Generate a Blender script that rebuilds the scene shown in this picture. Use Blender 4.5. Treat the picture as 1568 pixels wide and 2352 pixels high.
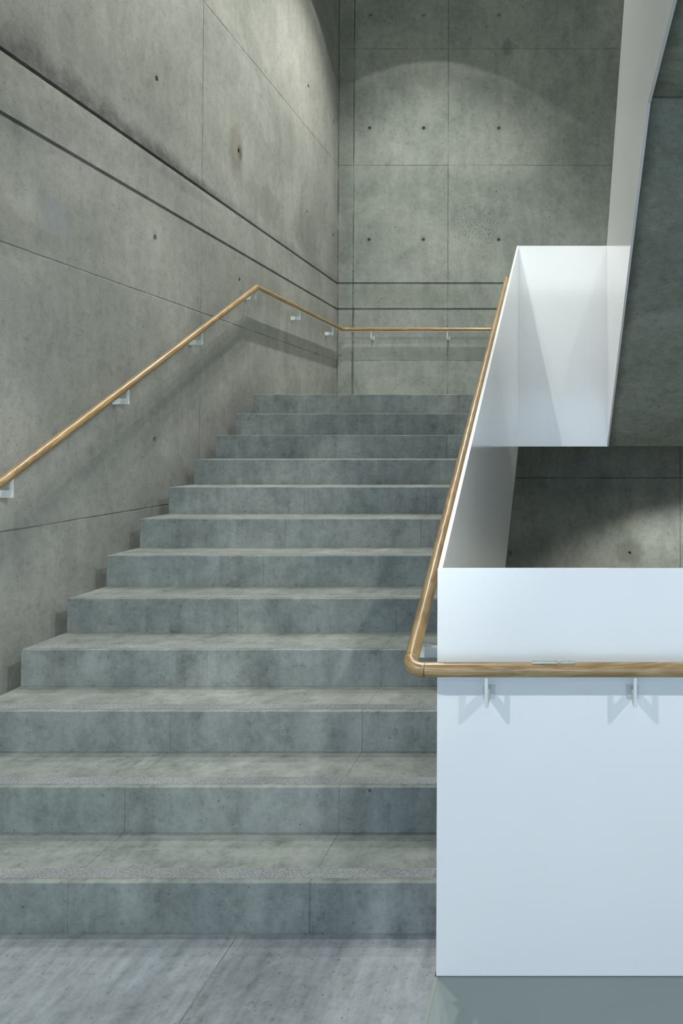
import bpy, bmesh, math, random
from mathutils import Vector, Matrix
random.seed(4)
S = bpy.context.scene
for o in list(bpy.data.objects): bpy.data.objects.remove(o)
COL = S.collection

# ------------------------------------------------------------------ camera
cam = bpy.data.cameras.new('camera'); co = bpy.data.objects.new('camera', cam); COL.objects.link(co)
S.camera = co
EYE = 1.5591
co.location = (0, 0, EYE); co.rotation_euler = (math.radians(90) + .0198, 0, 0)
cam.sensor_fit = 'AUTO'; cam.sensor_width = 36.0; cam.lens = 1685.0 / 2352 * 36
cam.shift_x = -(1293.04 - 784) / 2352; cam.shift_y = (979.98 - 1176) / 2352
cam.clip_start = .05; cam.clip_end = 60

# ------------------------------------------------------------------ main dimensions (metres)
H, T, D1 = .16, .30, 2.3539            # riser, tread, first riser
XL, YB, XR = -2.588, 8.367, 2.72       # left wall, back wall, right wall
XS = -2.3907                           # free left edge of the steps
XP, X2 = -.3701, .3486                 # stairwell sheet panels
YP, YF = 2.1669, 5.8491                # front panel / landing panel
ZL, ZLB = 12 * H, 1.517                # landing top / underside
ZC, YK = 2.958, 3.011                  # storey ceiling / kink of upper flight
Z1, Z2, ZA, ZB, Z3, Z4 = 6.08, 4.727, 3.368, 3.072, 2.4777, 1.1414   # joints on the walls
TOP, LOW, REAR = 7.12, -1.95, -4.6
UP = 3.52                              # upper floor level
GR = .011                              # half height of the shadow gaps
SH = .013                              # sheet thickness

# ------------------------------------------------------------------ light
S.view_settings.view_transform = 'Standard'; S.view_settings.look = 'None'
S.view_settings.gamma = 1.0; S.view_settings.use_curve_mapping = False
S.view_settings.exposure = 0.0
W = bpy.data.worlds.new('world'); S.world = W; W.use_nodes = True
W.node_tree.nodes['Background'].inputs[0].default_value = (.62, .78, 1, 1)
W.node_tree.nodes['Background'].inputs[1].default_value = .35

def spot(name, loc, power, half, blend, col, rad=.022):
    l = bpy.data.lights.new(name, 'SPOT'); l.energy = power; l.spot_size = math.radians(half * 2)
    l.spot_blend = blend; l.color = col; l.shadow_soft_size = rad
    o = bpy.data.objects.new(name, l); COL.objects.link(o); o.location = loc; return o
def area(name, loc, rot, sx, sy, power, col):
    l = bpy.data.lights.new(name, 'AREA'); l.shape = 'RECTANGLE'; l.size = sx; l.size_y = sy
    l.energy = power; l.color = col
    o = bpy.data.objects.new(name, l); COL.objects.link(o); o.location = loc; o.rotation_euler = rot; return o
WARM = (1.0, .99, .91); NEUT = (.93, .985, 1.0); DAY = (.58, .76, 1.0)
UPL = [(-1.50, 7.0, 45, 240), (-1.50, 5.25, 90, 125), (-1.50, 3.5, 200, 125), (1.95, 7.0, 15, 70), (1.50, 5.0, 90, 90)]
LAMP_Z = 7.10
for x, y, p1, p2 in UPL:
    spot('downlight_lamp', (x, y, LAMP_Z), p1, 50, .04, WARM)        # wide lobe with a crisp cut-off
    spot('downlight_lamp', (x, y, LAMP_Z), p2 * 2.2, 47, .85, WARM)      # inner beam
GRL = [(2.05, -.2), (-1.72, -.2), (.2, -2.4)]
for x, y in GRL:
    spot('downlight_lamp', (x, y, ZC - .02), 140 if y > -1 else 45, 84, .25, NEUT, .025)
spot('downlight_lamp', (1.45, 7.25, ZLB - .02), 170, 62, .45, WARM)
for x in (.9, 2.1): spot('downlight_lamp', (x, 1.6, -.35), 120, 85, .3, WARM, .04)  # added fill lamps, their bounce lifts the soffit and lower back wall
# added fill spotlight, aimed to brighten the lower left wall
sp_ = spot('downlight_lamp', (1.0, .1, ZC - .06), 280, 27, .8, (.97, 1, .93), .025)
sp_.rotation_euler = Vector((-3.6, 3.05, -1.75)).to_track_quat('-Z', 'Y').to_euler()
# daylight entering through the window wall behind the camera
area('daylight', (.2, REAR - .25, 1.5), (math.radians(90), 0, 0), 4.6, 2.3, 145, DAY)
area('daylight', (.2, REAR - .25, 5.2), (math.radians(90), 0, 0), 4.6, 2.6, 210, (.90, .98, .95))

# ------------------------------------------------------------------ node helper
class NT:
    def __init__(s, name):
        s.m = bpy.data.materials.new(name); s.m.use_nodes = True; s.t = s.m.node_tree
        s.b = s.t.nodes['Principled BSDF']
        s.co = s.t.nodes.new('ShaderNodeTexCoord').outputs['Object']
        sp = s.t.nodes.new('ShaderNodeSeparateXYZ'); s.t.links.new(s.co, sp.inputs[0]); s.x, s.y, s.z = sp.outputs
    def put(s, sock, v):
        if isinstance(v, bpy.types.NodeSocket): s.t.links.new(v, sock)
        elif v is not None: sock.default_value = v
    def M(s, op, a, b=None, c=None):
        n = s.t.nodes.new('ShaderNodeMath'); n.operation = op
        s.put(n.inputs[0], a); s.put(n.inputs[1], b); s.put(n.inputs[2], c); return n.outputs[0]
    def sc(s, v):
        n = s.t.nodes.new('ShaderNodeMapping'); s.put(n.inputs[0], s.co); n.inputs['Scale'].default_value = v; return n.outputs[0]
    def rotsc(s, rot, v):
        n = s.t.nodes.new('ShaderNodeMapping'); s.put(n.inputs[0], s.co); n.inputs['Scale'].default_value = v
        n.inputs['Rotation'].default_value = rot; return n.outputs[0]
    def noise(s, scale, detail=4, rough=.55, vec=None, dist=0):
        n = s.t.nodes.new('ShaderNodeTexNoise'); s.put(n.inputs['Vector'], vec or s.co)
        n.inputs['Scale'].default_value = scale; n.inputs['Detail'].default_value = detail
        n.inputs['Roughness'].default_value = rough; n.inputs['Distortion'].default_value = dist; return n.outputs[0]
    def vor(s, scale, vec=None):
        n = s.t.nodes.new('ShaderNodeTexVoronoi'); s.put(n.inputs['Vector'], vec or s.co); n.inputs['Scale'].default_value = scale
        return n.outputs['Distance'], n.outputs['Color']
    def ramp(s, v, a, b, lo=0., hi=1.):
        n = s.t.nodes.new('ShaderNodeMapRange'); n.interpolation_type = 'SMOOTHSTEP'
        s.put(n.inputs[0], v)
        for i, q in zip((1, 2, 3, 4), (a, b, lo, hi)): n.inputs[i].default_value = q
        return n.outputs[0]
    def mix(s, f, a, b, mode='MIX'):
        n = s.t.nodes.new('ShaderNodeMix'); n.data_type = 'RGBA'; n.blend_type = mode
        s.put(n.inputs[0], f)
        s.put(n.inputs[6], (*a, 1) if isinstance(a, tuple) else a); s.put(n.inputs[7], (*b, 1) if isinstance(b, tuple) else b)
        return n.outputs[2]
    def mul(s, c, f):           # colour times scalar
        n = s.t.nodes.new('ShaderNodeVectorMath'); n.operation = 'SCALE'; s.put(n.inputs[0], c); s.put(n.inputs[3], f); return n.outputs[0]
    def bump(s, h, st, dist=.01):
        n = s.t.nodes.new('ShaderNodeBump'); n.inputs['Strength'].default_value = st; n.inputs['Distance'].default_value = dist
        s.put(n.inputs['Height'], h); s.t.links.new(n.outputs[0], s.b.inputs['Normal'])
    def line(s, c, pos, w, lo=None, hi=None, other=None, wob=None):
        d = s.M('ABSOLUTE', s.M('SUBTRACT', s.M('ADD', c, wob) if wob is not None else c, pos))
        m = s.ramp(d, w * .4, w * 1.3, 1, 0)
        if lo is not None: m = s.M('MULTIPLY', m, s.M('GREATER_THAN', other, lo))
        if hi is not None: m = s.M('MULTIPLY', m, s.M('LESS_THAN', other, hi))
        return m
    def blob(s, a, b, ca, cb, ra, rb, rag=.5, nz=None):
        u = s.M('DIVIDE', s.M('SUBTRACT', a, ca), ra); v = s.M('DIVIDE', s.M('SUBTRACT', b, cb), rb)
        d = s.M('SQRT', s.M('ADD', s.M('MULTIPLY', u, u), s.M('MULTIPLY', v, v)))
        if nz is not None: d = s.M('ADD', d, s.M('MULTIPLY', s.M('SUBTRACT', nz, .5), rag))
        return s.ramp(d, .45, 1.05, 1, 0)

def concrete(name, base, tint, dark=(.10, .105, .095), mott=.35, streak=.18, pores=1.0, rough=.78, wall=None, brush=0, fine=.12):
    n = NT(name); M = n.M
    big = n.noise(.9, 5, .6, dist=.6); med = n.noise(5, 7, .65); fin = n.noise(70, 4, .7)
    st = n.noise(1.0, 5, .6, vec=n.sc((9, 9, .8)))
    c = n.mix(n.ramp(big, .35, .68), base, tint)
    v = M('ADD', 1.0, M('MULTIPLY', M('SUBTRACT', big, .5), mott * 1.2))
    v = M('ADD', v, M('MULTIPLY', M('SUBTRACT', med, .5), mott))
    v = M('ADD', v, M('MULTIPLY', M('SUBTRACT', st, .5), streak * 1.6))
    v = M('ADD', v, M('MULTIPLY', M('SUBTRACT', fin, .5), fine))
    spl = n.noise(26, 6, .8)
    v = M('ADD', v, M('MULTIPLY', n.ramp(spl, .52, .66), -.16 * (mott / .35)))
    v2 = n.noise(17, 8, .72, dist=.4); v3 = n.noise(1.0, 7, .75, vec=n.sc((5, 5, 2.2)), dist=1.0)
    v = M('ADD', v, M('MULTIPLY', M('SUBTRACT', v2, .5), mott * 1.5)); v = M('ADD', v, M('MULTIPLY', M('SUBTRACT', v3, .5), mott * 1.4))
    if brush:
        bv = n.noise(1.0, 6, .65, vec=n.rotsc((0, 0, math.radians(-32)), (26, 3.5, 10)))
        bb = n.noise(1.0, 4, .6, vec=n.rotsc((0, 0, math.radians(-38)), (5, 1.4, 4)))
        v = M('ADD', v, M('MULTIPLY', M('SUBTRACT', bv, .5), brush)); v = M('ADD', v, M('MULTIPLY', M('SUBTRACT', bb, .5), brush * 1.3))
    d, cc = n.vor(13)
    sp = n.t.nodes.new('ShaderNodeSeparateColor'); n.t.links.new(cc, sp.inputs[0])
    rad = M('MULTIPLY', M('POWER', sp.outputs[0], 5.0), .085 * pores)
    hole = M('MULTIPLY', n.ramp(M('SUBTRACT', d, rad), -.012, .02, 1, 0), M('GREATER_THAN', sp.outputs[1], .45))
    d2, c2 = n.vor(48)
    sp2 = n.t.nodes.new('ShaderNodeSeparateColor'); n.t.links.new(c2, sp2.inputs[0])
    h2 = M('MULTIPLY', n.ramp(d2, .10, .20, 1, 0), M('GREATER_THAN', sp2.outputs[2], .93))
    hole = M('MAXIMUM', hole, M('MULTIPLY', h2, .7 * min(1, pores)))
    ht = M('ADD', M('MULTIPLY', med, .10), M('MULTIPLY', fin, .04))
    c = n.mul(c, v)
    lines = None
    wob = M('MULTIPLY', M('SUBTRACT', n.noise(3, 2), .5), .008)
    brk = n.ramp(n.noise(3.2, 5, .7), .36, .56, .30, 1.0)
    def addl(L, l, k=1.0):
        l = M('MULTIPLY', l, k)
        return l if L is None else M('MAXIMUM', L, l)
    if wall == 'left':
        for z, k in ((Z1, .9), (Z2, .9), (Z3, .65), (Z4, .6)): lines = addl(lines, n.line(n.z, z, .0045, wob=wob), k)
        lines = addl(lines, n.line(n.y, 5.223, .005, ZA, 20, n.z), .85)
        lines = addl(lines, n.line(n.y, 5.223, .006, -5, ZA, n.z), .38)
        lines = addl(lines, n.line(n.y, 7.965, .005, -5, 20, n.z), .45); lines = addl(lines, n.line(n.y, 2.5, .005), .6)
        # damp dark stain hugging the upper shadow gap, and a brown ring round one tie hole
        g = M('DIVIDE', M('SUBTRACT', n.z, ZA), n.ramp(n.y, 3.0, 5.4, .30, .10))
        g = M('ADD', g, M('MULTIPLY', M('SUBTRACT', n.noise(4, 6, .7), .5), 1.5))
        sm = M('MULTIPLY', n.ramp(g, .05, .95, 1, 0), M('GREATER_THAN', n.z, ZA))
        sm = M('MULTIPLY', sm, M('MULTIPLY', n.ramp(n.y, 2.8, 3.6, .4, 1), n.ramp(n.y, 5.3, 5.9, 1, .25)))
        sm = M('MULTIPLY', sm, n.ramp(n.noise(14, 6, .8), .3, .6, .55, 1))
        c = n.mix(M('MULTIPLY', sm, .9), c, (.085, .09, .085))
        for ya, za, ra, rb, kk in ((6.35, 3.62, .45, .20, .33), (7.3, 3.66, .4, .3, .25), (6.6, 4.3, .12, .3, .18), (5.0, 3.30, .6, .05, .3), (3.4, 2.55, .30, .16, .30)):
            c = n.mix(M('MULTIPLY', n.blob(n.y, n.z, ya, za, ra, rb, 1.4, n.noise(7, 6, .75)), kk), c, (.13, .135, .13))
        c = n.mix(M('MULTIPLY', n.blob(n.y, n.z, 5.76, 3.87, .15, .24, .35, n.noise(12, 4)), .45), c, (.16, .14, .10))
        c = n.mix(M('MULTIPLY', n.blob(n.y, n.z, 5.83, 3.87, .05, .075, .5, n.noise(30, 4)), .6), c, (.07, .065, .05))
        c = n.mix(M('MULTIPLY', n.blob(n.y, n.z, 3.72, 2.70, .12, .10, .9, n.noise(9, 5)), .35), c, (.30, .34, .40))
        for ty, tz in TIE_L: c = n.mix(M('MULTIPLY', n.blob(n.y, n.z, ty, tz + .01, .035, .05, .6, n.noise(40, 4)), .2), c, (.10, .10, .09))
    if wall == 'back':
        lines = addl(lines, n.line(n.z, Z2, .0035, wob=wob), .85); lines = addl(lines, n.line(n.z, Z1, .0035, wob=wob), .6)
        lines = addl(lines, n.line(n.z, Z3, .005, -2.44, 20, n.x, wob=wob), .6); lines = addl(lines, n.line(n.z, Z4, .006, wob=wob), .8)
        lines = addl(lines, n.line(n.x, -2.4065, .006, wob=wob), .95)
        lines = addl(lines, n.line(n.x, -2.4065, .016, -5, ZB, n.z, wob=M('MULTIPLY', wob, 2)), .6)
        lines = addl(lines, n.line(n.x, -1.322, .0045, wob=wob), .8); lines = addl(lines, n.line(n.x, 1.33, .005, wob=wob), .8)
        lines = addl(lines, n.line(n.x, XL + .004, .012, wob=M('MULTIPLY', wob, 2)), .7)
        # honeycombed patch with many small blow holes
        pd, pc = n.vor(46, )
        mask = n.blob(n.x, n.z, -.98, 4.02, .40, .34, 1.1, n.noise(5, 5, .8))
        mask = M('MAXIMUM', mask, n.blob(n.x, n.z, -.70, 4.28, .12, .16, 1.0, n.noise(9, 5, .8)))
        comb = M('MULTIPLY', n.ramp(pd, .12, .34, 1, 0), M('MULTIPLY', mask, M('GREATER_THAN', n.noise(22, 3), .43)))
        hole = M('MAXIMUM', hole, comb)
        c = n.mix(M('MULTIPLY', n.blob(n.x, n.z, .752, .30, .20, .18, 1.0, n.noise(12, 6, .8)), .5), c, (.10, .10, .09))
        c = n.mix(M('MULTIPLY', n.blob(n.x, n.z, -2.49, 5.4, .12, 2.6, .5, n.noise(4, 5, .8)), .28), c, (.10, .11, .09))
        c = n.mix(M('MULTIPLY', n.blob(n.x, n.z, -1.9, 3.22, 1.1, .16, .9, n.noise(4, 5, .8)), .25), c, (.11, .12, .09))
        c = n.mix(M('MULTIPLY', n.blob(n.x, n.z, -.64, 6.1, .09, .12, 1.2, n.noise(8, 6, .8)), .4), c, (.09, .10, .09))
        for tx, tz in TIE_B: c = n.mix(M('MULTIPLY', n.blob(n.x, n.z, tx, tz, .045, .045, .7, n.noise(40, 4)), .2), c, (.10, .10, .09))
    if wall == 'soffit':
        lines = addl(lines, n.line(n.y, YK - .02, .008, wob=wob), .8)
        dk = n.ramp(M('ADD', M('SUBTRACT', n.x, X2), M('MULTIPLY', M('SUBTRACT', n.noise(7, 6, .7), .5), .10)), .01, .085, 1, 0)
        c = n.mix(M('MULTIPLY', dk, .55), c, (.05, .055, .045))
    if wall == 'riser':
        for xx, kx in ((-.803, .5), (-1.57, .35)): lines = addl(lines, n.line(n.x, xx, .0018, wob=M('MULTIPLY', wob, .4)), kx)
    if wall == 'ground': lines = addl(lines, n.line(n.x, -1.028, .002, wob=M('MULTIPLY', wob, .4)), .5)
    c = n.mix(M('MULTIPLY', hole, .72), c, (.045, .047, .04))
    ht = M('SUBTRACT', ht, M('MULTIPLY', hole, .35))
    if lines is not None:
        lines = M('MULTIPLY', lines, brk)
        c = n.mix(M('MULTIPLY', lines, .85), c, (.035, .038, .03)); ht = M('SUBTRACT', ht, M('MULTIPLY', lines, .4))
    n.put(n.b.inputs['Base Color'], c)
    n.put(n.b.inputs['Roughness'], n.ramp(med, .3, .7, rough - .12, rough + .08))
    n.b.inputs['Specular IOR Level'].default_value = .35
    n.bump(ht, .55, .02)
    return n.m

TIE_L = [(4.63, 3.868), (4.63, 2.851), (4.65, 1.566), (7.384, 5.165), (7.371, 3.875), (5.808, 3.875), (5.844, 2.849), (8.204, 5.159), (8.214, 3.874), (8.2, 6.47), (7.38, 6.47), (5.82, 5.16), (4.63, 5.16), (3.4, 5.16)]
TIE_B = [(x, z) for x in (-2.226, -1.604, -.740) for z in (6.470, 5.160, 3.870)] + [(.752, .289), (-.6, .289), (.752, 3.87), (.752, 5.16), (.752, 6.47)]

MAT = {}
MAT['left'] = concrete('cast_concrete_left_wall', (.285, .297, .280), (.350, .355, .330), wall='left', pores=1.6, fine=.3, mott=.36, streak=.16)
MAT['back'] = concrete('cast_concrete_back_wall', (.235, .260, .240), (.300, .315, .285), wall='back', mott=.42, streak=.20, pores=1.3, fine=.3)
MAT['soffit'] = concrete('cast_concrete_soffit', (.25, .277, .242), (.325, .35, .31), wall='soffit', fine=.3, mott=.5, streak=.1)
MAT['slab'] = concrete('cast_concrete_slab', (.34, .36, .34), (.40, .415, .395))
MAT['step'] = concrete('precast_step_concrete', (.178, .205, .196), (.250, .266, .252), mott=.55, streak=.50, pores=.9, rough=.62, fine=.4, wall='riser', brush=.3)
MAT['floor'] = concrete('ground_floor_concrete', (.215, .243, .268), (.285, .308, .328), mott=.45, streak=0, pores=.6, rough=.55, brush=1.0, fine=.4, wall='ground')

def plain(name, col, rough, spec=.5, metal=0, noise=0, coat=0):
    n = NT(name); n.b.inputs['Roughness'].default_value = rough; n.b.inputs['Metallic'].default_value = metal
    n.b.inputs['Specular IOR Level'].default_value = spec; n.b.inputs['Coat Weight'].default_value = coat
    v = n.M('ADD', 1.0, n.M('MULTIPLY', n.M('SUBTRACT', n.noise(3, 4), .5), noise)) 
    n.put(n.b.inputs['Base Color'], n.mul(n.mix(0., col, col), v)); return n.m
MAT['white'] = plain('white_powder_coated_steel', (.83, .845, .86), .13, noise=.02)
MAT['white_dull'] = plain('white_painted_bracket', (.66, .70, .70), .5, noise=.02)
MAT['steel'] = plain('brushed_steel', (.42, .47, .49), .35, metal=.7, noise=.1)
MAT['alu'] = plain('lamp_trim', (.7, .7, .7), .4)
MAT['resin'] = plain('grey_resin_floor', (.245, .285, .28), .30, noise=.12)
MAT['white_wall'] = plain('white_plaster', (.66, .68, .66), .8, noise=.04)
MAT['joint'] = plain('joint_profile', (.26, .29, .26), .5, noise=.1)
n = NT('frosted_lamp_lens'); n.b.inputs['Emission Color'].default_value = (1, .98, .9, 1); n.b.inputs['Emission Strength'].default_value = 6
n.put(n.b.inputs['Base Color'], n.mix(n.noise(5), (.8, .8, .8), (.85, .85, .85))); MAT['lens'] = n.m
n = NT('window_glass'); n.b.inputs['Transmission Weight'].default_value = 1; n.b.inputs['Roughness'].default_value = 0; n.b.inputs['IOR'].default_value = 1.02
n.put(n.b.inputs['Base Color'], n.mix(n.noise(2), (.97, 1, 1), (.98, 1, 1))); MAT['glass'] = n.m

def strip_mat():
    n = NT('exposed_aggregate_strip'); d, c = n.vor(230); f = n.noise(300, 3, .7)
    big = n.noise(3, 4)
    col = n.mix(n.ramp(f, .38, .62), (.15, .165, .18), (.36, .38, .385))
    col = n.mix(n.M('MULTIPLY', n.ramp(d, .0, .5, 1, 0), .3), col, (.50, .52, .53))
    n.put(n.b.inputs['Base Color'], n.mul(col, n.ramp(big, .3, .7, .82, 1.12))); n.b.inputs['Roughness'].default_value = .8
    n.bump(n.M('ADD', f, d), .8, .004); return n.m
MAT['grit'] = strip_mat()

def oak(name, k=1.0):     # grain runs along local X
    n = NT(name); M = n.M
    wv = n.noise(1.0, 3, .5, vec=n.sc((1.3, 15, 15)), dist=1.4)
    rings = M('FRACT', M('MULTIPLY', wv, 9.0)); rings = n.ramp(M('ABSOLUTE', M('SUBTRACT', rings, .5)), .0, .5)
    fib = n.noise(1.0, 5, .7, vec=n.sc((9, 260, 260))); blot = n.noise(1.0, 3, .5, vec=n.sc((2, 8, 8)))
    c = n.mix(rings, (.30 * k, .185 * k, .075 * k), (.47 * k, .325 * k, .155 * k))
    c = n.mix(n.ramp(fib, .40, .66, 0, .55), c, (.25 * k, .15 * k, .06 * k))
    c = n.mul(c, n.ramp(blot, .3, .7, .88, 1.12))
    n.put(n.b.inputs['Base Color'], c); n.b.inputs['Roughness'].default_value = .36
    n.b.inputs['Coat Weight'].default_value = .25; n.b.inputs['Coat Roughness'].default_value = .2
    n.bump(M('ADD', fib, rings), .12, .002); return n.m
MAT['oak'] = oak('oiled_oak', .84)

# ------------------------------------------------------------------ mesh helpers
def obj(name, bm, mat, parent=None, smooth=False, label=None, mats=None):
    me = bpy.data.meshes.new(name); bmesh.ops.recalc_face_normals(bm, faces=bm.faces); bm.to_mesh(me); bm.free()
    for m in (mats or [mat]): me.materials.append(m)
    if smooth:
        for p in me.polygons: p.use_smooth = True
        me.set_sharp_from_angle(angle=math.radians(35))
    o = bpy.data.objects.new(name, me); COL.objects.link(o)
    if parent: o.parent = parent
    if label: o['label'] = label
    return o
def thing(name, label, cat, loc=(0, 0, 0), group=None):
    o = bpy.data.objects.new(name, None); COL.objects.link(o); o.location = loc; o.empty_display_size = .1
    o['label'] = label; o['category'] = cat
    if group: o['group'] = group
    return o
def structure(o): o['kind'] = 'structure'; return o
def box(bm, x0, x1, y0, y1, z0, z1, bev=0):
    vs = [bm.verts.new(p) for p in ((x0,y0,z0),(x1,y0,z0),(x1,y1,z0),(x0,y1,z0),(x0,y0,z1),(x1,y0,z1),(x1,y1,z1),(x0,y1,z1))]
    fs = [bm.faces.new([vs[i] for i in f]) for f in ((0,3,2,1),(4,5,6,7),(0,1,5,4),(1,2,6,5),(2,3,7,6),(3,0,4,7))]
    if bev:
        es = {e for f in fs for e in f.edges}
        bmesh.ops.bevel(bm, geom=list(es), offset=bev, segments=2, affect='EDGES', profile=.5)
    return bm
def prism(bm, pts, axis, a0, a1, bev=0):
    # pts: 2D outline; axis 'x': pts=(y,z) extruded over x; axis 'y': pts=(x,z)
    def P(p, a): return (a, p[0], p[1]) if axis == 'x' else ((p[0], a, p[1]) if axis == 'y' else (p[0], p[1], a))
    A = [bm.verts.new(P(p, a0)) for p in pts]; B = [bm.verts.new(P(p, a1)) for p in pts]
    fs = [bm.faces.new(A), bm.faces.new(B[::-1])]
    k = len(pts)
    for i in range(k): fs.append(bm.faces.new([A[i], B[i], B[(i+1) % k], A[(i+1) % k]]))
    if bev:
        es = {e for f in fs for e in f.edges}
        bmesh.ops.bevel(bm, geom=list(es), offset=bev, segments=2, affect='EDGES', profile=.5)
    return bm
def B(): return bmesh.new()

def cut_ties(o, pts, wall):
    """recessed conical formwork-tie holes cut into the wall face"""
    bm = B(); k = 20
    for a, z in pts:
        rings = []
        for dep, r in ((-.01, .0225), (.0, .0195), (.022, .0145)):
            vs = []
            for i in range(k):
                t = 2 * math.pi * i / k
                u, w = a + r * math.cos(t), z + r * math.sin(t)
                vs.append(bm.verts.new((XL - dep, u, w) if wall == 'left' else (u, YB + dep, w)))
            rings.append(vs)
        for q in range(2):
            for i in range(k): bm.faces.new([rings[q][i], rings[q][(i+1) % k], rings[q+1][(i+1) % k], rings[q+1][i]])
        bm.faces.new(rings[0]); bm.faces.new(rings[2][::-1])
    bmesh.ops.recalc_face_normals(bm, faces=bm.faces)
    me = bpy.data.meshes.new('cut'); bm.to_mesh(me); bm.free()
    c = bpy.data.objects.new('cut', me); COL.objects.link(c)
    md = o.modifiers.new('b', 'BOOLEAN'); md.object = c; md.operation = 'DIFFERENCE'; md.solver = 'EXACT'
    dg = bpy.context.evaluated_depsgraph_get(); new = bpy.data.meshes.new_from_object(o.evaluated_get(dg))
    o.modifiers.clear(); o.data = new; bpy.data.objects.remove(c)

# ------------------------------------------------------------------ the shell
def wall_profile(front, deep):   # outline with the two shadow gaps, (depth, z)
    return [(deep, LOW - .3), (front, LOW - .3)] + sum([[(front, z - GR), (front + (.022 if deep > front else -.022), z - GR),
            (front + (.022 if deep > front else -.022), z + GR), (front, z + GR)] for z in (ZB, ZA)], []) + [(front, TOP + .3), (deep, TOP + .3)]
bm = B(); prism(bm, wall_profile(XL, XL - .3), 'y', REAR - .3, YB + .3)
wl = structure(obj('wall_left', bm, MAT['left'])); cut_ties(wl, TIE_L, 'left')
bm = B(); prism(bm, [(p[0], p[1]) for p in wall_profile(YB, YB + .3)], 'x', XL - .02, XR + .3)
wb = structure(obj('wall_back', bm, MAT['back'])); cut_ties(wb, TIE_B, 'back')
bm = B(); box(bm, XR, XR + .3, REAR - .3, YB + .02, LOW - .3, TOP + .3); structure(obj('wall_right', bm, MAT['slab']))
# rear wall with two big window openings
bm = B()
WX0, WX1, WINS = -2.1, 2.5, ((.25, 2.65), (3.9, 6.5))
box(bm, XL, WX0, REAR - .3, REAR, LOW - .3, TOP + .3); box(bm, WX1, XR, REAR - .3, REAR, LOW - .3, TOP + .3)
zs = [LOW - .3, WINS[0][0], WINS[0][1], WINS[1][0], WINS[1][1], TOP + .3]
for a in (0, 2, 4): box(bm, WX0, WX1, REAR - .3, REAR, zs[a], zs[a + 1])
structure(obj('wall_rear', bm, MAT['white_wall']))
for i, (a, b) in enumerate(WINS):
    w = structure(thing('window_%d' % (i + 1), '', '')); del w['label']; del w['category']
    bm = B(); k = .06
    box(bm, WX0, WX1, REAR - .2, REAR - .12, a, a + k); box(bm, WX0, WX1, REAR - .2, REAR - .12, b - k, b)
    for x in (WX0, -.6, .93, WX1 - k): box(bm, x, x + k, REAR - .2, REAR - .12, a + k, b - k)
    obj('window_frame', bm, MAT['steel'], w)
    bm = B(); box(bm, WX0 + k, WX1 - k, REAR - .165, REAR - .155, a + k, b - k); obj('glass_pane', bm, MAT['glass'], w)
bm = B(); box(bm, XL, XR, REAR, YB, TOP, TOP + .3); structure(obj('ceiling', bm, MAT['white_wall']))
bm = B(); box(bm, XL, XR, REAR, YB, LOW - .3, LOW); structure(obj('floor', bm, MAT['slab']))
# ground floor: brushed concrete slab, and the smooth resin floor on the right
bm = B(); box(bm, XL, XP - .004, REAR, D1 - .004, -.32, 0); structure(obj('floor', bm, MAT['floor']))
bm = B(); box(bm, XP + .006, XR, REAR, YP + SH, -.32, 0); structure(obj('floor', bm, MAT['resin']))
bm = B(); box(bm, XP - .004, XP + .006, REAR, YP, -.3, .0012); structure(obj('trim_1', bm, MAT['joint']))
# upper storey floor slab, over the camera
bm = B(); box(bm, XL, X2 + SH - .006, REAR, 2.15, ZC, UP); structure(obj('ceiling', bm, MAT['slab']))

# ------------------------------------------------------------------ lower staircase
st = thing('staircase', 'grey concrete flight of twelve steps with gritty nosing strips rising beside the left wall', 'staircase', (0, D1, 0))
def W2(p, o): return p
def kid(name, bm, mat, parent, off, **k):
    for v in bm.verts: v.co -= Vector(off)
    return obj(name, bm, mat, parent, **k)
SB = .0035
for i in range(12):
    y0 = D1 + i * T; z1 = (i + 1) * H; last = i == 11
    y1 = y0 + T - .0015 if not last else y0 + T
    bm = B(); box(bm, XS, XP - .003, y0, y1 + .02, z1 - H - (.0 if i else .0), z1)
    es = [e for e in bm.edges if all(abs(v.co.z - z1) < 1e-5 and abs(v.co.y - y0) < 1e-5 for v in e.verts) or all(abs(v.co.x - XS) < 1e-5 and (abs(v.co.y - y0) < 1e-5 or abs(v.co.z - z1) < 1e-5) for v in e.verts)]
    bmesh.ops.bevel(bm, geom=es, offset=SB, segments=2, affect='EDGES', profile=.5)
    sobj = obj('step', bm, MAT['step'], st); sobj.matrix_parent_inverse = Matrix.Translation((0, -D1, 0))
    if i < 11:
        bm = B(); box(bm, XS + .03, XP - .045, y0 + .022, y0 + .077, z1 - .002, z1 + .0012)
        g = obj('anti_slip_strip', bm, MAT['grit'], sobj)
# carrying slab below the steps
pts = [(D1 - .0, 0), (D1, -.34), (D1 + 12 * T, ZLB), (D1 + 12 * T, ZL - H)]
pts += [(D1 + i * T, i * H) for i in range(11, 0, -1)]
bm = B()
pl = [(D1 + .001, -.32)] + sum([[(D1 + i * T + (.02 if i else .001), i * H - .0005), (D1 + (i + 1) * T, i * H - .0005)] for i in range(12)], []) + [(D1 + 12 * T, ZLB)]
q = [pl[0]]
for p in pl[1:]: q.append(p)
prism(bm, q, 'x', XS + .0, XP - .004); sl = obj('carrying_slab', bm, MAT['slab'], st); sl.matrix_parent_inverse = Matrix.Translation((0, -D1, 0))

# landing
YL = D1 + 12 * T - T + T          # back edge of step 12
bm = B(); prism(bm, [(XS, YL + .001), (XP, YL + .001), (XP, YF + SH + .001), (X2 + SH, YF + SH + .001), (X2 + SH, YF), (XR, YF), (XR, YB), (XL, YB), (XL, 6.45), (XS, 6.45)], 'z', ZLB + .008, ZL)
ld = structure(obj('floor', bm, MAT['slab']))

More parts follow.
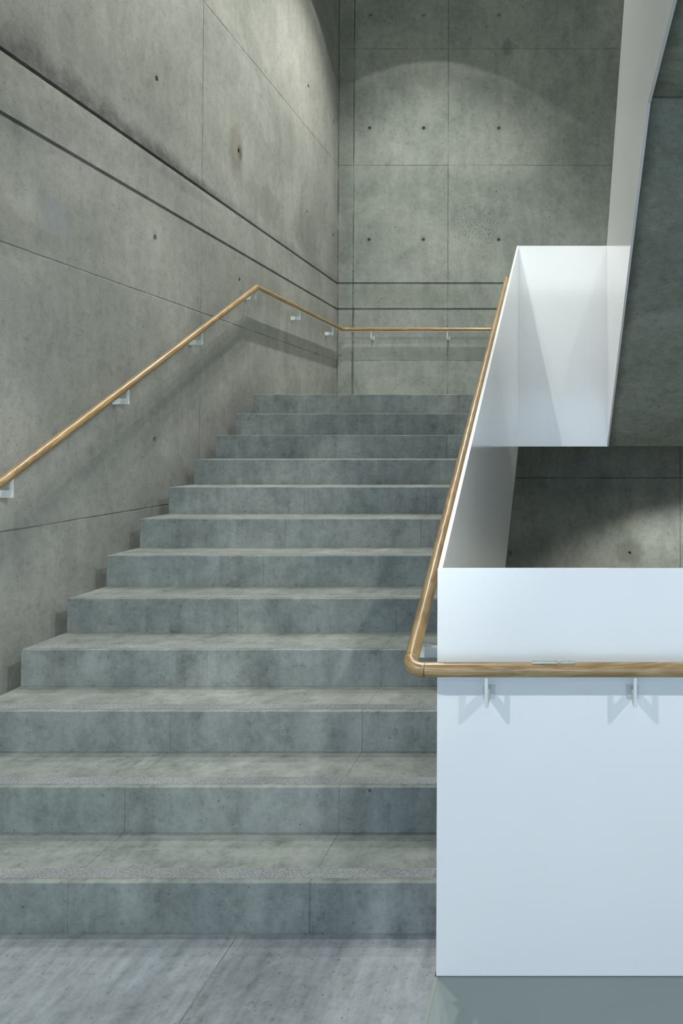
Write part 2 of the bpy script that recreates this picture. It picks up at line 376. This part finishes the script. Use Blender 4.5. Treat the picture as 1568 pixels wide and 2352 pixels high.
# ------------------------------------------------------------------ upper flight, seen from below
s2 = thing('staircase', 'dark concrete flight seen from below, climbing towards the viewer on the right', 'staircase', (0, YK, 0))
SO = .012     # soffit sits a little above the sheet's lower edge
pts = [(YF - .001, ZLB + SO), (YK, ZC + .07), (2.16, ZC + .07)]
pts = [(YF - .001, ZLB + .004), (YK - .0, ZC + .016), (REAR, ZC + .016), (REAR, UP)]
nr = 10; yt = YF - .001 - .0
stp = [(YF - 0.001 - nr * T + T, UP)]
for i in range(nr - 1, 0, -1):
    yy = YF - .001 - i * T + 0; stp += [(YF - .001 - i * T + T * 0, ZL + (i + 1) * H) if False else (YF - .001 - (i) * T + T, ZL + (i) * H + H)]
outline = [(YF - .001, ZLB + .004), (YK, ZC + .016), (REAR + .02, ZC + .016), (REAR + .02, UP), (YF - .001 - 9 * T, UP)]
for i in range(9, 0, -1): outline += [(YF - .001 - i * T, ZL + i * H), (YF - .001 - (i - 1) * T, ZL + i * H)]
outline = outline[:-1] + [(YF - .001, ZL + H)] if False else outline
bm = B(); prism(bm, outline, 'x', X2 + SH + .001, XR - .001)
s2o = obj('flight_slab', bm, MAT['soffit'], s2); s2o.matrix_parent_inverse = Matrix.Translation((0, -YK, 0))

# ------------------------------------------------------------------ white sheet balustrade round the stairwell
bal = thing('balustrade', 'white sheet steel guard wrapping the open stairwell, from ground floor up past the landing', 'balustrade', (0, YP, 0))
def bpart(name, bm): 
    o = obj(name, bm, MAT['white'], bal); o.matrix_parent_inverse = Matrix.Translation((0, -YP, 0)); return o
BV = .0012
bm = B(); box(bm, XP, XR - .002, YP, YP + SH, .002, 1.1847, BV); bpart('front_panel', bm)
k = H / T
ztf = 3.1246
yb_ = YP + SH + .0005
# lower side panel: top edge climbs with the flight, underside likewise
bm = B()
slope = (ztf - 1.1847) / (YF - YP)
prism(bm, [(yb_, 1.1847), (YF - .0005, ztf), (YF - .0005, 1.517), (4.4, .70), (yb_, -.40)], 'x', XP, XP + SH, BV); bpart('side_panel', bm)
bm = B(); box(bm, XP, X2 + SH, YF, YF + SH, 1.5167, ztf, BV); bpart('landing_panel', bm)
TE = 2.2
prism_pts = [(YF - .0005, ztf), (YF - .0005, 1.5167), (YK, ZC), (2.2, ZC), (REAR + .01, ZC), (REAR + .01, 4.72), (YK + .0, 4.72), (YK, ztf + (YF - YK) * k)]
prism_pts = [(YF - .0005, ztf), (YF - .0005, 1.5167), (YK, ZC), (2.16, ZC), (2.16, 4.72), (YF - (4.72 - ztf) / .56, 4.72)]
bm = B(); prism(bm, prism_pts, 'x', X2, X2 + SH, BV); bpart('upper_side_panel', bm)

# ------------------------------------------------------------------ handrails
R = .021
def frames(path):
    out = []
    for i, p in enumerate(path):
        a = (path[i] - path[i-1]).normalized() if i else None; b = (path[i+1] - path[i]).normalized() if i < len(path) - 1 else None
        t = ((a or b) + (b or a)).normalized(); out.append(t)
    return out
def tube(path, r, seg=28, cap=True, scale_mitre=True):
    bm = B(); path = [Vector(p) for p in path]; ts = frames(path); rings = []
    up = Vector((0, 0, 1)); t0 = ts[0]; nrm = (up - t0 * up.dot(t0)).normalized()
    for i, (p, t) in enumerate(zip(path, ts)):
        nrm = (nrm - t * nrm.dot(t)).normalized(); bn = t.cross(nrm)
        st = 1.0; ax = None
        if 0 < i < len(path) - 1:
            a = (path[i] - path[i-1]).normalized(); b = (path[i+1] - path[i]).normalized()
            ch = max(.3, math.sqrt((1 + a.dot(b)) / 2)); st = 1 / ch
            ax = (b - a)
            ax = ax.normalized() if ax.length > 1e-5 else None
        vs = []
        for j in range(seg):
            th = 2 * math.pi * j / seg; d = nrm * math.cos(th) + bn * math.sin(th)
            if ax is not None: d = d + ax * d.dot(ax) * (st - 1)
            vs.append(bm.verts.new(p + d * r))
        rings.append(vs)
    for q in range(len(rings) - 1):
        for j in range(seg): bm.faces.new([rings[q][j], rings[q][(j+1) % seg], rings[q+1][(j+1) % seg], rings[q+1][j]])
    if cap: bm.faces.new(rings[0]); bm.faces.new(rings[-1][::-1])
    return bm
def rail_seg(root, a, b, name='rail', r=R, cap=True):
    """straight piece with its own local X along the grain"""
    a, b = Vector(a), Vector(b); d = b - a; L = d.length
    bm = tube([(0, 0, 0), (L, 0, 0)], r)
    o = obj(name, bm, MAT['oak'], root, smooth=True); x = d.normalized(); y = Vector((0, 0, 1)).cross(x)
    y = y.normalized(); z = x.cross(y)
    m = Matrix((x, y, z)).transposed().to_4x4(); m.translation = a - root.location; o.matrix_local = m; return o
def elbow(root, p0, c, p1, n=9, name='elbow'):
    p0, c, p1 = map(Vector, (p0, c, p1)); pts = []
    for i in range(n + 1):
        t = i / n; pts.append((1-t)**2 * p0 + 2*t*(1-t) * c + t*t * p1)
    x = (p1 - p0).normalized(); y = Vector((0, 0, 1)).cross(x).normalized(); z = x.cross(y)
    m = Matrix((x, y, z)).transposed().to_4x4(); m.translation = c; mi = m.inverted()
    bm = tube([mi @ p for p in pts], R * 1.004, seg=32)
    o = obj(name, bm, MAT['oak'], root, smooth=True); m2 = m.copy(); m2.translation = c - root.location; o.matrix_local = m2; return o
def bracket_mesh():
    # local: x = distance from the wall (0..gap), z relative to rail centre, thickness along y
    bm = B(); g = .08; th = .0048
    out = [(0, -.105), (g + .006, -.105), (g + .006, -.0185), (g - .006, -.0185), (g - .006, -.072), (0, -.072)]
    A = [bm.verts.new((p[0], -th, p[1])) for p in out]; C = [bm.verts.new((p[0], th, p[1])) for p in out]
    fs = [bm.faces.new(A), bm.faces.new(C[::-1])] + [bm.faces.new([A[i], C[i], C[(i+1) % 6], A[(i+1) % 6]]) for i in range(6)]
    bmesh.ops.bevel(bm, geom=list({e for f in fs for e in f.edges}), offset=.0008, segments=1, affect='EDGES')
    return bm
_t = obj('bracket', bracket_mesh(), MAT['white_dull']); BR = _t.data; bpy.data.objects.remove(_t)
bm = B(); box(bm, 0, .004, -.018, .018, -.108, -.069, .001); _t = obj('wall_plate', bm, MAT['white_dull']); WP = _t.data; bpy.data.objects.remove(_t)
def bracket(root, p, rz):
    """p: foot point on the wall at rail-centre height; rz: direction of local +x"""
    o = bpy.data.objects.new('bracket', BR); COL.objects.link(o); o.parent = root
    o.location = Vector(p) - root.location; o.rotation_euler = (0, 0, rz)
    w = bpy.data.objects.new('wall_plate', WP); COL.objects.link(w); w.parent = o

ZR0 = .918 - .16 - (2.087 - D1) * k + 0.0     # rail centre above nosing line
def zl(y): return 2.820 + (y - 5.985) * k      # centre of the sloping wall rail
# --- wall rail
xr, yr, YKK = XL + .08, YB - .08, 5.985
hl = thing('handrail', 'round oak handrail on the concrete walls, peaked where the landing starts', 'handrail', (xr, 2.4, 0))
ys = 2.35; z0 = zl(ys)
seg1 = rail_seg(hl, (xr, ys, z0), (xr, YKK, 2.820))
lvl = 2.826
path_end = yr - .09
rail_seg(hl, (xr, YKK - .004, 2.820), (xr, path_end, lvl - .002))
elbow(hl, (xr, path_end, lvl - .002), (xr, yr, lvl), (xr + .09, yr, lvl))
rail_seg(hl, (xr + .09, yr, lvl), (2.3, yr, lvl))
rail_seg(hl, (xr, ys - .35, z0), (xr, ys + .004, z0))
# thin steel bar beneath the rail
def bar(root, pts, name='support_bar'):
    pts = [Vector(p) for p in pts]; bm = B()
    for a, b in zip(pts, pts[1:]):
        d = (b - a).normalized(); s = Vector((0, 0, 1)).cross(d).normalized() * .009; u = d.cross(s).normalized() * .0022
        if u.z < 0: u = -u
        A = [bm.verts.new(a + s * i + u * j) for i, j in ((-1,-1),(1,-1),(1,1),(-1,1))]; C = [bm.verts.new(b + s * i + u * j) for i, j in ((-1,-1),(1,-1),(1,1),(-1,1))]
        bm.faces.new(A); bm.faces.new(C[::-1])
        for i in range(4): bm.faces.new([A[i], C[i], C[(i+1) % 4], A[(i+1) % 4]])
    for v in bm.verts: v.co -= root.location
    return obj(name, bm, MAT['white_dull'], root, label='pale metal bar under the rail')
ub = -R - .0035
bar(hl, [(xr, YKK, 2.82 + ub), (xr, yr - .02, lvl + ub)]); bar(hl, [(xr + .02, yr, lvl + ub), (2.28, yr, lvl + ub)])
for y in (2.45, 3.343, 4.225, 5.079): bracket(hl, (XL, y, zl(y) - .004), 0)
for y in (5.955, 6.963, 7.966): bracket(hl, (XL, y, 2.820 - .002), 0)
for x in (-2.175, -1.312, -.45, .42, 1.28): bracket(hl, (x, YB, lvl), -math.pi / 2)

# --- stairwell rail
hx, hy = XP - .066, YP - .08
hr = thing('handrail', 'round oak handrail on the white balustrade, turning a corner onto the front panel', 'handrail', (hx, hy, 0))
zn = .9135
kk = (2.824 - zn) / (5.70 - hy)
def zi(y): return zn + (y - hy) * kk
e0, e1 = .040, .046
rail_seg(hr, (hx, hy + e0 + .001, zi(hy + e0 + .001)), (hx, 5.70, zi(5.70)))
rail_seg(hr, (hx + e1 + .001, hy, zn), (2.45, hy, zn))
elbow(hr, (hx, hy + e0, zi(hy + e0)), (hx, hy, zn), (hx + e1, hy, zn), 12)
yq = YF + SH + .075
rail_seg(hr, (hx, 5.695, 2.822), (hx, yq - .055, 2.826)); elbow(hr, (hx, yq - .055, 2.826), (hx, yq, 2.826), (hx + .055, yq, 2.826))
rail_seg(hr, (hx + .055, yq, 2.826), (X2 + .02, yq, 2.826))
for x in (-.217, .203, 1.05, 1.9): bracket(hr, (x, YP, zn), -math.pi / 2)
for y in (2.25, 3.1, 3.95, 4.8, 5.55): bracket(hr, (XP, y, zi(y) + .006), math.pi)
for x in (-.15, .2): bracket(hr, (x, YF + SH, 2.826), math.pi / 2)
# tactile plates with raised dots, curved over the top of the rail
def tactile(x0, x1, cells):
    bm = B(); n = 8; r0, r1 = R + .0002, R + .0032; rings = []
    for x in (x0, x1):
        up_ = [bm.verts.new((x, hy - r1 * math.sin(t), zn + r1 * math.cos(t))) for t in [math.radians(-24 + 54 * i / n) for i in range(n + 1)]]
        lo_ = [bm.verts.new((x, hy - r0 * math.sin(t), zn + r0 * math.cos(t))) for t in [math.radians(-24 + 54 * i / n) for i in range(n + 1)]]
        rings.append(up_ + lo_[::-1])
    m = len(rings[0])
    for i in range(m): bm.faces.new([rings[0][i], rings[0][(i+1) % m], rings[1][(i+1) % m], rings[1][i]])
    bm.faces.new(rings[0]); bm.faces.new(rings[1][::-1])
    for v in bm.verts: v.co -= hr.location
    p = obj('tactile_plate', bm, MAT['steel'], hr, label='grey metal plate with raised dots')
    bm = B()
    for cx_ in cells:
        for a in (0, 1):
            for c in (-14, -2, 10):
                if random.random() < .7:
                    t = math.radians(c); q = Vector((cx_ + a * .0026, hy - (r1 + .0002) * math.sin(t), zn + (r1 + .0002) * math.cos(t)))
                    bmesh.ops.create_icosphere(bm, subdivisions=1, radius=.0012, matrix=Matrix.Translation(q - hr.location))
    obj('raised_dots', bm, MAT['steel'], p)
tactile(-.087, -.014, [-.083 + .0064 * i for i in range(11)])
tactile(-.0065, .0335, [-.003 + .0064 * i for i in range(6)])

# ------------------------------------------------------------------ downlights and added fill lamps (none of them inside the frame)
def downlight(x, y, z, label):
    t = thing('downlight', label, 'lamp', (x, y, z), 'recessed ceiling downlights')
    bm = B(); k = 32
    def ring(r, zz): return [bm.verts.new((r * math.cos(2*math.pi*i/k), r * math.sin(2*math.pi*i/k), zz)) for i in range(k)]
    prof = [(.058, 0), (.066, 0), (.066, -.005), (.056, -.005), (.050, -.001)]
    rs = [ring(*p) for p in prof]
    for a, b in zip(rs, rs[1:]):
        for i in range(k): bm.faces.new([a[i], a[(i+1) % k], b[(i+1) % k], b[i]])
    obj('trim_ring', bm, MAT['alu'], t, smooth=True)
    bm = B(); bmesh.ops.create_circle(bm, cap_ends=True, segments=k, radius=.05, matrix=Matrix.Translation((0, 0, -.0015)))
    obj('lens', bm, MAT['lens'], t)
for (x, y, a, b), w in zip(UPL, ('over the landing beside the left wall', 'over the middle of the left stair flight', 'over the foot of the left stair flight', 'over the landing beside the right wall', 'over the right stair flight')):
    downlight(x, y, TOP, 'round recessed lamp in the high ceiling ' + w)
for (x, y), w in zip(GRL, ('right of the viewer', 'left of the viewer', 'behind the viewer')): downlight(x, y, ZC + (.016 if x > .3 else 0), 'round recessed lamp in the ground floor ceiling ' + w)
downlight(1.45, 7.25, ZLB + .008, 'round recessed lamp under the landing')
downlight(1.0, .1, ZC + .016, 'added fill spotlight brightening the lower left wall')
for x, w in ((.9, 'nearer the white side panel'), (2.1, 'nearer the right wall')): downlight(x, 1.6, -.32, 'added fill lamp under the ground floor slab, ' + w)
